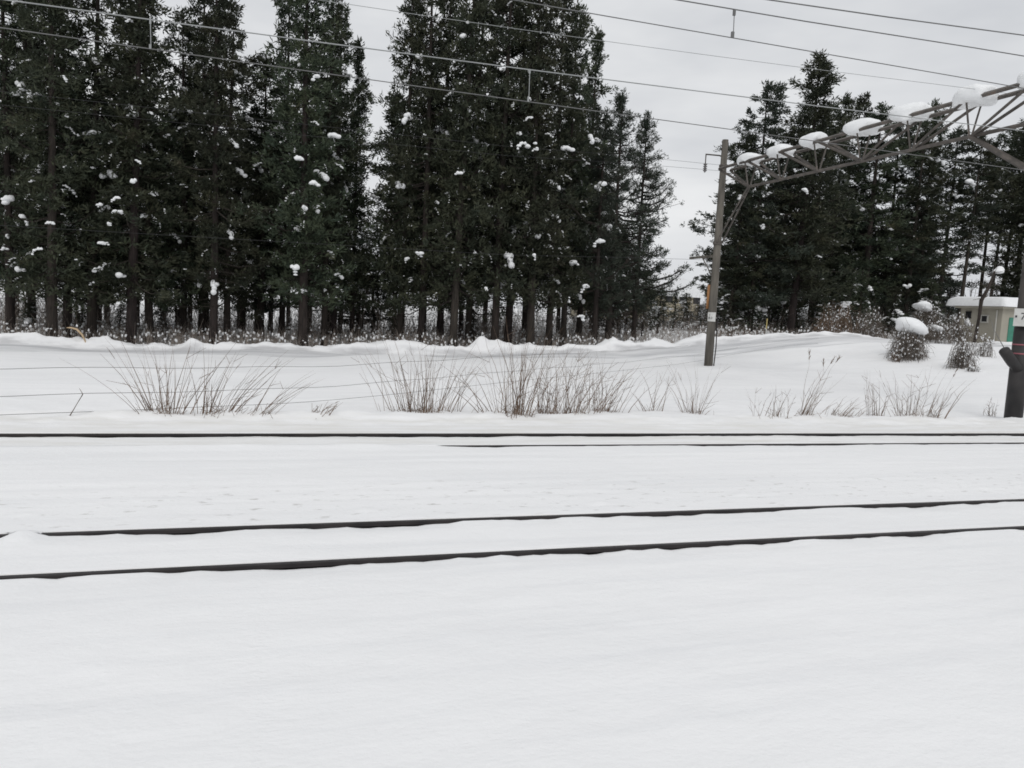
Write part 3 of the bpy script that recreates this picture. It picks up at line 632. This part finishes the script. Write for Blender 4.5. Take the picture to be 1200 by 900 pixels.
# ------------------------------------------------------------------ dry grass and stalk clumps along the verge
def clump(px, py, w_px, h_px, n, label, seed, lean=0., fan=.55, mt='straw', sd=.17, curve=.15, thick=1., branch=.25, plume=0):
    b = ghit(px, py); s = ((b-CAM)@cf)/905; H = h_px*s; W = w_px*s/2; rg = np.random.default_rng(seed)
    n = int(n*.78); thick *= 1.2; fan *= .55; sd *= .85; lean *= .8; curve *= .8; h_px *= 1.3; W = w_px*s/2; H = h_px*s
    x0 = rg.normal(size=n)*W*.5; y0 = rg.normal(size=n)*.10
    hh = H*rg.uniform(.3, 1.0, n)**.85; fn = x0/W*fan+lean+rg.normal(size=n)*sd
    P = []; K = 5
    X, Y = b[0]+x0, b[1]+y0; z0 = terrain(X, Y)-b[2]-.04
    pts = [np.stack([x0, y0, z0], 1)]
    cv = rg.normal(size=n)*curve+fn*.25
    for k in range(1, K+1):
        t = k/K; pts.append(np.stack([x0+hh*(fn*t+cv*t*t), y0+hh*rg.normal(size=n)*.03*t+hh*t*rg.normal()*.02, z0+hh*t*(1-.18*np.abs(fn)*t)], 1))
    r = (.003+.006*rg.uniform(0, 1, n)**2)*thick; parts = []
    for k in range(K): parts.append(seg_batch(pts[k], pts[k+1], r*(1-k*.17), r*(1-(k+1)*.17)))
    m_ = int(n*branch*3); i = rg.integers(0, n, m_); kk = rg.integers(1, K, m_)
    S0 = np.array([pts[a][c] for a, c in zip(kk, i)]).reshape(-1, 3)
    d = np.stack([rg.normal(size=m_)*.5+fn[i], rg.normal(size=m_)*.4, rg.uniform(.2, 1, m_)], 1)*(.16*H)
    parts.append(seg_batch(S0, S0+d, .0035*thick, .002*thick))
    # short broken litter at the foot
    m_ = int(n*.9); q = np.stack([rg.normal(size=m_)*W*.45, rg.normal(size=m_)*.12, np.full(m_, .0)], 1); q[:, 2] = terrain(b[0]+q[:, 0], b[1]+q[:, 1])-b[2]
    parts.append(seg_batch(q, q+np.stack([rg.normal(size=m_)*.10, rg.normal(size=m_)*.1, rg.uniform(.02, .2, m_)], 1), .004, .003))
    root = empty('dry_grass_clump', b); tag(root, label, 'grass', 'dry grass and stalk clumps along the verge')
    obj('stalks', mesh('stalks', *cat(parts), M[mt], False), root)
    if plume:
        j = np.argsort(-hh)[:plume]; G_ = []
        for a in j:
            e = pts[K][a]; dd = pts[K][a]-pts[K-1][a]; dd /= np.linalg.norm(dd)
            m2 = 16; p = e+dd*rg.uniform(-.16, .02, m2)[:, None]; G_.append(seg_batch(p, p+dd*.07+rg.normal(size=(m2, 3))*.02, .005, .003))
        obj('plumes', mesh('plumes', *cat(G_), M['straw'], False), root)
    return root
clump(190, 484, 54, 76, 55, 'wide fan of thin brown stalks at the left end of the verge', 21, -.12, 1.0, curve=.1)
clump(252, 484, 44, 70, 46, 'stalk clump bent to the right beside the leftmost fan', 22, .42, .5, curve=.12)
clump(302, 484, 44, 50, 18, 'sparse long stalks slanting far right, between the leftmost fan and flat twigs', 23, .9, .4)
clump(376, 484, 30, 16, 16, 'flat low spray of bent twigs lying on the snow', 24, .9, .6, thick=1.1, branch=.7)
clump(492, 483, 84, 74, 105, 'broad dense fan of upright brown stalks left of the middle', 25, -.02, .75, curve=.08)
clump(566, 483, 56, 58, 16, 'few crossing slanted stems right of the broad fan', 26, -.5, .5, sd=.5)
clump(605, 486, 44, 92, 80, 'tallest stalk clump with a dark base in the middle of the verge', 27, .03, .55, curve=.1, thick=1.05)
clump(642, 485, 44, 70, 60, 'branching stalk clump right of the tallest one', 28, .15, .5, branch=.5)
clump(672, 484, 44, 64, 55, 'curved branching stalks between the branching clump and the thin thicket', 29, .22, .5, branch=.5)
clump(706, 482, 50, 56, 45, 'thin thicket of curved stalks left of the lone straight stems', 30, .2, .6, branch=.6)
clump(762, 481, 36, 48, 16, 'lone straight stems on the snow left of the small pointed fan', 31, .1, .9, sd=.3)
clump(814, 485, 30, 56, 34, 'small pointed fan of stalks just below the gantry pole', 32, .02, 1.1)
clump(905, 487, 60, 34, 22, 'low sparse twigs right of the small pointed fan', 33, .1, 1.2, sd=.4, branch=.6)
clump(944, 487, 32, 60, 24, 'plumed reed clump leaning right with feathery heads', 34, .55, .5, plume=4)
clump(985, 488, 46, 22, 30, 'flattened reddish grass lying right of the plumed reeds', 35, .9, .7)
clump(1026, 487, 30, 46, 24, 'small grey twiggy clump left of the dense-footed fan', 36, -.1, .9, branch=.6)
clump(1064, 487, 40, 52, 36, 'fan of stalks with a dense brown foot on the right', 37, -.05, 1.0, branch=.5)
clump(1092, 489, 30, 48, 22, 'loose stalks leaning right, rightmost of the fans', 38, .4, .6, plume=1)
clump(1160, 488, 5, 20, 9, 'single short weed standing near the dark post', 39, 0, .2, branch=2)
# leaning stick and arching reed
p0 = ghit(80, 487); p1 = atY(97, 462, p0[1]); root = Geo().tube([(0, 0, -.05), p1-p0, (p1-p0)*1.0+np.array([-.05, 0, .1])], [.012, .009, .004], 5).build('stick', M['twig'], None, True, p0); tag(root, 'single crooked stick poking from the snow at the far left', 'stick')
p0 = ghit(100, 403, 0, 30); pts = [atY(x, y, p0[1])-p0 for x, y in ((100, 400), (96, 392), (90, 386), (83, 384), (78, 384))]
tag(Geo().tube([(0, 0, -.2)]+pts, [.02, .03, .045, .05, .04, .015], 5).build('dry_reed', M['gold'], None, True, p0), 'arching yellow reed above the snowbank under the left cedars', 'reed')

# ------------------------------------------------------------------ wire fence running away to the right
pc = []
for x, y in ((-40, 492), (57, 487), (170, 481), (250, 474), (325, 470), (400, 467), (495, 460), (590, 451), (650, 443), (740, 432), (830, 420), (900, 409), (960, 402)):
    pc.append(ghit(x, y, .08))
pc = np.array(pc); tt = np.linspace(0, 1, len(pc)); cx = np.polyfit(pc[:, 0], pc[:, 1], 3)
fx = np.linspace(pc[0, 0], pc[-1, 0], 60); fy = np.polyval(cx, fx)
root = empty('wire_fence', (fx[0], fy[0], tz(fx[0], fy[0]))); tag(root, 'slack three-wire fence crossing the snowfield behind the stalk clumps', 'fence')
for hh, sg in ((.08, 0), (.40, .04), (.85, .05)):
    P = np.array([(x, y, tz(x, y)*.0+.02*0+np.interp(x, fx, np.convolve(np.pad(terrain(fx, fy), 4, mode='edge'), np.ones(9)/9, 'valid'))+hh-sg*math.sin(x*1.1)**2*.6) for x, y in zip(fx, fy)])
    if hh > .5: P = P[:42]
    Geo().tube(P-np.array(root.location), .0045, 4).build('fence_wire', M['wire'], root)

# ------------------------------------------------------------------ overhead wires along the tracks
def wpts(pl, Y, x0=-45, x1=90):
    P = np.array([atY(x, y, Y) for x, y in pl]); a, b_ = np.polyfit(P[:, 0], P[:, 2], 1)
    c = np.polyfit(P[:, 0], P[:, 2], 2) if len(pl) > 2 else (0, a, b_)
    X = np.linspace(x0, x1, 60); lo_, hi_ = P[:, 0].min(), P[:, 0].max()
    z = np.where(X < lo_, np.polyval(c, lo_)+(X-lo_)*a*.3, np.where(X > hi_, np.polyval(c, hi_)+(X-hi_)*a*.6, np.polyval(c, X)))
    return np.stack([X, np.full(60, Y), z], 1)
def wire(pl, Y, r, name='overhead_wire', label=None, parent=None, m='wire', x1=90):
    P = wpts(pl, Y, x1=x1); off = np.array([0, Y, 5.])
    o = Geo().tube(P-(off if parent is None else 0), r, 5).build(name, M[m], parent, True, off if parent is None else None)
    if label: tag(o, label, 'wire', 'overhead line wires')
    return P
def catenary(label, Y, up, lo, drops, rr, m):
    root = empty('overhead_catenary', (0, 0, 0)); tag(root, label, 'overhead line', 'overhead lines above the tracks')
    A = wire(up, Y, rr, 'messenger_wire', parent=root, m=m); B = wire(lo, Y, rr*.8, 'contact_wire', parent=root, m='wire')
    for px in drops:
        x = atY(px, 60, Y)[0]; za = np.interp(x, A[:, 0], A[:, 2]); zb = np.interp(x, B[:, 0], B[:, 2])
        G_ = Geo().tube([(x, Y, za), (x+.01, Y, zb)], rr*.7, 5).box((x, Y, zb+.03), (.03, .02, .06)).box((x, Y, za-.03), (.025, .02, .06)); G_.build('dropper', M[m], root)
catenary('overhead line above the nearest track, with one dropper right of the middle', 7.2, ((788, 0), (857, 11), (1000, 34), (1200, 65)), ((670, 12), (857, 44), (1000, 69), (1180, 100)), (857,), .0065, 'wire')
catenary('overhead line above the farther track, crossing before the tall cedars with two droppers', 12.5, ((10, 0), (176, 24), (300, 39), (600, 79), (885, 115), (1060, 137), (1200, 153)), ((0, 33), (175, 57), (300, 73), (600, 118), (840, 149)), (176, 622), .0095, 'wirepale')
wire(((880, 0), (1040, 20), (1200, 40)), 6.0, .006, label='topmost feeder wire crossing the upper right corner of the sky')
wire(((400, 4), (600, 33), (840, 66), (1150, 105)), 17, .006, label='thin faint feeder wire between the two overhead lines', m='wirepale')

# ------------------------------------------------------------------ the gantry over the tracks
GXX = 18.6; zb_, zt_ = 7.66, 8.62
FP, NP = np.array([GXX, 29.85, tz(GXX, 29.85)]), np.array([GXX, 15.1, tz(GXX, 15.1)])
root = empty('railway_gantry', (GXX, 29.85, FP[2])); tag(root, 'snow-topped lattice steel gantry on two poles reaching over the tracks', 'gantry')
RL = np.array(root.location)
def gb(fn, name, m, smooth=False, parent=root, lab=None):
    G_ = Geo(); fn(G_); G_.v = [v-RL for v in G_.v]; o = G_.build(name, M[m], parent, smooth)
    if lab: o['label'] = lab
    return o
p_far = gb(lambda G_: G_.tube([FP+(0, 0, -.6), FP+(0, 0, 3), FP+(0, 0, 9.9-FP[2])], [.19, .175, .13], 18), 'pole', 'concrete', True, lab='grey concrete pole standing in the snowfield')
p_near = gb(lambda G_: G_.tube([NP+(0, 0, -.6), NP+(0, 0, 3), (GXX, 15.1, 9.4)], [.20, .19, .16], 18), 'pole', 'darkconcrete', True, lab='dark pole at the right picture edge')
zs = atX(1190, 382, GXX)[2]
gb(lambda G_: G_.tube([NP+(0, 0, -.3), (GXX, 15.1, zs-.02)], [.215, .21], 20), 'sleeve', 'darkpost', True)
for yy in (403.5, 414):
    z = atX(1190, yy, GXX)[2]; gb(lambda G_: G_.tube([(GXX, 15.1, z-.018), (GXX, 15.1, z+.018)], .214, 20), 'band', 'pink', True)
e = atY(1177, 411, 14.98); gb(lambda G_: G_.tube([(GXX-.05, 15.05, atX(1188, 432, GXX)[2]), (e+np.array([GXX-.05, 15.05, atX(1188, 432, GXX)[2]]))/2-(0, 0, .03), e, e+np.array([-.03, 0, .03])], [.14, .14, .135, .09], 12), 'pipe_elbow', 'darkpost', True)
NY = [27.83, 25.75, 23.65, 21.55, 19.45, 17.36, 15.27, 13.2]
for sx in (-.28, .28):
    gb(lambda G_: G_.angle((GXX+sx, 29.7, zt_+.02), (GXX+sx, 12.2, zt_), .09), 'top_chord', 'steel')
gb(lambda G_: G_.angle((GXX, 27.83, zb_), (GXX, 13.2, zb_), .08), 'bottom_chord', 'steel')
for k, y in enumerate(NY):
    for sx in (-.28, .28):
        gb(lambda G_: G_.angle((GXX+sx*.15, y, zb_), (GXX+sx, y, zt_), .05), 'web_post', 'steel')
        if y >= 21.5:
            gb(lambda G_: G_.angle((GXX+sx*.15, y, zb_), (GXX+sx, y+1.9, zt_), .07), 'web_diagonal', 'steel')
        if y <= 21.6 and y > 13.5:
            gb(lambda G_: G_.angle((GXX+sx*.15, y-.06, zb_), (GXX+sx, y-2.05, zt_), .07), 'web_diagonal', 'steel')
    gb(lambda G_: G_.angle((GXX-.28, y, zt_), (GXX+.28, y, zt_), .05), 'cross_tie', 'steel')
for sx in (-.14, .14):
    gb(lambda G_: G_.angle((GXX+sx, 29.7, 5.55), (GXX+sx*.3, 27.83, zb_), .06), 'knee_brace', 'steel')
    gb(lambda G_: G_.angle((GXX+sx, 15.2, 6.3), (GXX+sx*.3, 17.36, zb_), .085), 'knee_brace', 'steel')
for z in (5.5, 8.8): gb(lambda G_: G_.tube([(GXX, 29.85, z-.05), (GXX, 29.85, z+.05)], .185 if z > 7 else .2, 18), 'pole_collar', 'steel', True)
# insulator bracket at the pole top and the lower cross arm
a0 = np.array([GXX, 29.85, 9.15]); a1 = np.array([GXX, 31.35, 9.55]); a2 = np.array([GXX, 31.35, 9.15])
br = gb(lambda G_: (G_.tube([a0, (GXX, 30.2, 9.3), a1], .035, 6), G_.tube([a1, a2], .025, 6)), 'insulator_bracket', 'steel')
def insul(G_):
    for i in range(4): G_.tube([(GXX, 31.35, 9.12-i*.09), (GXX, 31.35, 9.06-i*.09)], [.10, .045], 10)
    G_.tube([a2, (GXX, 31.35, 8.75)], .03, 8)
gb(insul, 'insulator', 'porcelain', parent=br)
gb(lambda G_: (G_.box((GXX, 31.0, 4.97), (.12, 2.1, .10)), G_.angle((GXX, 31.0, 4.93), (GXX, 30.1, 4.1), .05)), 'cross_arm', 'concrete')
zz0, zz1 = atX(832, 362, GXX)[2], atX(836, 334, GXX)[2]
gb(lambda G_: G_.tube([(GXX-.17, 30.0, zz0), (GXX-.165, 30.0, zz1)], .07, 8), 'cable_guard', 'orange', True)
gb(lambda G_: G_.tube([(GXX+.17, 29.7, FP[2]-.2), (GXX+.2, 29.66, 1.), (GXX+.17, 29.7, 2.4)], .025, 6), 'cable', 'darkpost', True)
# far-side line wires carried by the pole
wire(((600, 172), (770, 186), (830, 192)), 31.35, .006, label='upper thin wire running left from the pole-top insulator', m='ink', x1=20.5)
wire(((600, 183), (768, 194), (830, 199)), 31.5, .006, label='lower thin wire running left from the pole-top insulator', m='ink', x1=20.5)
wire(((600, 299), (740, 302), (812, 304)), 31.8, .006, label='thin wire running left from the lower cross arm of the gantry pole', m='ink', x1=20.5)

# snow lumps on the gantry nodes
for k, y in enumerate(NY[:7]):
    s = (.50, .55, .54, .56, .56, .60, .62)[k]
    V0, F_ = ico(4); rgk = np.random.default_rng(70+k)
    e_ = np.sign(V0)*np.abs(V0)**.72; nn = np.linalg.norm(np.abs(V0), axis=1)
    V_ = e_*np.array([.44, s*.98, .25+.012*k])
    up_ = V_[:, 2] > 0; yy_ = V_[:, 1]/s
    V_[:, 2] = np.where(up_, V_[:, 2]*(1-.20*np.clip(yy_, 0, 1)), V_[:, 2]*(.62+.35*fbm(V_[:, 1]*3+k*5, V_[:, 0]*2.5, 3, 80+k)+.2*np.abs(V_[:, 0])/.46))
    V_ = V_+.06*np.stack([fbm(V_[:, 1]*2.2, V_[:, 2]*2.2, 3, 90+k), fbm(V_[:, 0]*2.2, V_[:, 2]*2.2, 3, 94+k), fbm(V_[:, 0]*2.2, V_[:, 1]*2.2, 3, 98+k)], 1)*2
    V_[:, 1] += rgk.uniform(-.12, .12)
    o = obj('snow_lump', mesh('snow_lump', V_, F_, M['snow']), None, (GXX+.03*math.sin(k*2.3), y+(.12, .2, .25, .1, .05, .05, 0)[k], zt_+.10))
    tag(o, ['farthest snow lump on the gantry, next to the grey pole', 'snow lump second from the grey pole on the gantry', 'snow lump third from the grey pole on the gantry', 'snow lump on the middle of the gantry', 'pale snow lump right of the gantry middle against the sky', 'largest snow lump on the gantry against open sky at upper right', 'snow lump on the gantry cut by the right picture edge'][k], 'snow lump', 'snow lumps along the gantry beam')

# number plates
def text(s, size, name, m, parent, loc, rot, ext=.002):
    c = bpy.data.curves.new(name, 'FONT'); c.body = s; c.size = size; c.extrude = ext; c.align_x = 'CENTER'; c.align_y = 'CENTER'
    c.materials.append(M[m]); t_ = bpy.data.objects.new(name, c); COL.objects.link(t_); bpy.context.view_layer.update()
    me = bpy.data.meshes.new_from_object(t_.evaluated_get(bpy.context.evaluated_depsgraph_get())); bpy.data.objects.remove(t_)
    o = bpy.data.objects.new(name, me); COL.objects.link(o); o.parent = parent; o.location = loc; o.rotation_euler = rot; return o
vd = math.atan2(GXX, 15.1)      # turned toward the tracks
def plate(label, pos, rz, w_, h_, items, curved=0):
    root = empty('number_sign', pos, rz); tag(root, label, 'sign')
    G_ = Geo(); n = 10
    V = []; 
    for j in range(n+1):
        x = -w_/2+w_*j/n; yb = curved*(x/(w_/2))**2
        for z in (-h_/2, h_/2):
            for t in (0, .006): V.append((x, yb+t, z))
    Fs = []
    for j in range(n):
        a = j*4; b2 = a+4
        Fs += [(a, b2, b2+2, a+2), (a+1, a+3, b2+3, b2+1), (a, a+1, b2+1, b2), (a+2, b2+2, b2+3, a+3)]
    Fs += [(0, 2, 3, 1), (n*4, n*4+1, n*4+3, n*4+2)]
    G_.add(V, Fs); G_.build('plate', M['plate'], root, False)
    for s, sz, x, z in items:
        if s == '#':
            Geo().box((x, -.004+curved*(x/(w_/2))**2, z), (sz, .004, sz)).build('square_mark', M['ink'], root)
        else: text(s, sz, 'lettering', 'ink', root, (x, -.006+curved*(x/(w_/2))**2, z), (R_(90), 0, 0))
ct = atX(1196, 372, GXX-.2); rz = -R_(48)
nrm = np.array([math.sin(rz), -math.cos(rz)])
plate('white plate with a black square and the number 7 on the dark pole', (GXX-.235+.03, 15.1-.20, ct[2]), rz, .52, .45, (('#', .055, -.205, .02), ('7', .25, -.06, .02)), .07)
zc = atX(837.5, 371.5, GXX)[2]
plate('small square white plate with faded figures on the grey gantry pole', (GXX-.14, 29.85-.18, zc), rz+.1, .34, .40, (('1', .15, -.08, .08), ('8-3', .13, -.04, -.05)), .05)

# marker stake at the forest edge
p = ghit(897, 399, 0, 30); p = np.array([atY(897, 398, 38.3)[0], 38.3, tz(atY(897, 398, 38.3)[0], 38.3)])
root = empty('marker_stake', p); tag(root, 'slender yellow and white marker stake at the edge of the right stand', 'marker stake')
Geo().tube([(0, 0, -.3), (0, 0, .75)], .035, 8).build('white_section', M['plate'], root); Geo().tube([(0, 0, .75), (0, 0, 1.35)], .035, 8).build('yellow_section', M['yellow'], root)

# ------------------------------------------------------------------ concrete hut
hx, hy = 45., 38.1; hz = 1.42; hw, hd, hh = 3.0, 3.15, 2.42
root = empty('concrete_hut', (hx, hy, hz)); tag(root, 'small beige concrete hut with a green door and a thick snow roof', 'hut')
Geo().box((hw/2, hd/2, hh/2-.2), (hw, hd, hh+.4)).build('wall', M['wall'], root)
Geo().box((hw/2-.05, hd/2, hh+.05), (hw+.5, hd+.5, .14)).build('roof', M['wall'], root)
d_ = Geo().box((1.12, -.01, .86), (.86, .05, 1.86)).build('door', M['green'], root)
Geo().box((1.12, -.02, 1.83), (1.0, .06, .07)).box((.64, -.02, .86), (.07, .06, 1.86)).box((1.60, -.02, .86), (.07, .06, 1.86)).build('door_frame', M['green'], root)
Geo().box((1.45, -.05, .85), (.04, .06, .14)).build('handle', M['steel'], d_)
def window(y, z, w_, h_, lab):
    f = Geo().box((-.03, y, z+h_/2), (.09, w_+.12, .07)).box((-.03, y, z-h_/2), (.09, w_+.12, .07)).box((-.03, y-w_/2, z), (.09, .07, h_)).box((-.03, y+w_/2, z), (.09, .07, h_)).build('window', M['frame' if lab else 'dark'], root)
    Geo().box((-.005, y, z), (.03, w_-.02, h_-.02)).build('pane', M['dark'], f)
window(1.25, 1.72, .5, .45, True); window(2.5, 1.95, .32, .4, False)
Geo().tube([(-.06, .35, 0), (-.06, .35, 2.3)], .04, 8).build('downpipe', M['frame'], root)
def rounded_slab(w_, d_, h_, seed, nx_=28, ny_=28):
    V = []; Fs = []
    for j in range(ny_+1):
        for i in range(nx_+1):
            u, v = i/nx_*2-1, j/ny_*2-1
            e = (1-abs(u)**10)*(1-abs(v)**10)
            V.append((u*w_/2, v*d_/2, h_*max(0, e)**.35+.05*float(fbm(np.array(u*2.), np.array(v*2.), 3, seed))*e))
    m0 = nx_+1
    for j in range(ny_):
        for i in range(nx_): Fs.append((j*m0+i, j*m0+i+1, (j+1)*m0+i+1, (j+1)*m0+i))
    b0 = len(V); V += [(x, y, -.02) for x, y in ((-w_/2, -d_/2), (w_/2, -d_/2), (w_/2, d_/2), (-w_/2, d_/2))]
    Fs.append((b0+3, b0+2, b0+1, b0))
    return V, Fs
V_, F_ = rounded_slab(hw+.62, hd+1.5, .64, 4)
tag(obj('snow_blanket', mesh('snow_blanket', V_, F_, M['snow']), None, (hx+hw/2-.05, hy+hd/2+.35, hz+hh+.12)), 'thick smooth blanket of snow on the roof of the beige hut', 'snow')
p0 = e+np.array([0, 0, .05]); p1 = np.array([hx-.02, hy+.8, hz+1.7])
tag(Geo().tube([p0-p0, (p1-p0)*.5-(0, 0, .12), p1-p0], .012, 5).build('guy_wire', M['wire'], None, True, p0), 'thin guy wire slanting from the dark pole elbow up toward the hut wall', 'wire')

# distant building in the gap between the stands
bp = atY(792, 352, 98.)
root = empty('distant_building', (bp[0], 98., tz(bp[0], 98.))); tag(root, 'distant tan building with a sloping white roof behind the young conifers', 'building')
bz = tz(bp[0], 98.); zt1 = atY(776, 320, 98)[2]-bz; zt2 = atY(826, 337, 98)[2]-bz; x1_ = atY(776, 320, 98)[0]-bp[0]; x2_ = atY(826, 337, 98)[0]-bp[0]
Geo().box((x1_+3.4-5, 5, (zt2)/2-.4), (abs(x2_-x1_)+9, 9.6, zt2-.8)).build('wall', M['tan'], root)
G_ = Geo(); prof = []
for t in np.linspace(-1.6, 1.05, 24): prof.append((x1_+(x2_-x1_)*t, zt1-(zt1-zt2)*(abs(t)**1.6)*(1 if t > 0 else .45)))
n = len(prof); V_ = [(x, y, z) for y in (-.3, 10) for x, z in prof]+[(x, y, zt2-1.5) for y in (-.3, 10) for x, z in prof]
Fs = [(i, i+1, n+i+1, n+i) for i in range(n-1)]+[(i, 2*n+i, 2*n+i+1, i+1) for i in range(n-1)]+[(n+i, n+i+1, 3*n+i+1, 3*n+i) for i in range(n-1)]+[(2*n+i, 3*n+i, 3*n+i+1, 2*n+i+1) for i in range(n-1)]+[(0, n, 3*n, 2*n), (n-1, 3*n-1, 4*n-1, 2*n-1)]
G_.add(V_, Fs); G_.build('roof', M['snow'], root)
G2 = Geo()
for i in range(3): G2.box((x1_+1.5+i*2.2, .18, zt2*.62), (1.1, .08, .9))
G2.build('window', M['dark'], root)
for o in scn.objects:
    if '_r' in o: del o['_r']
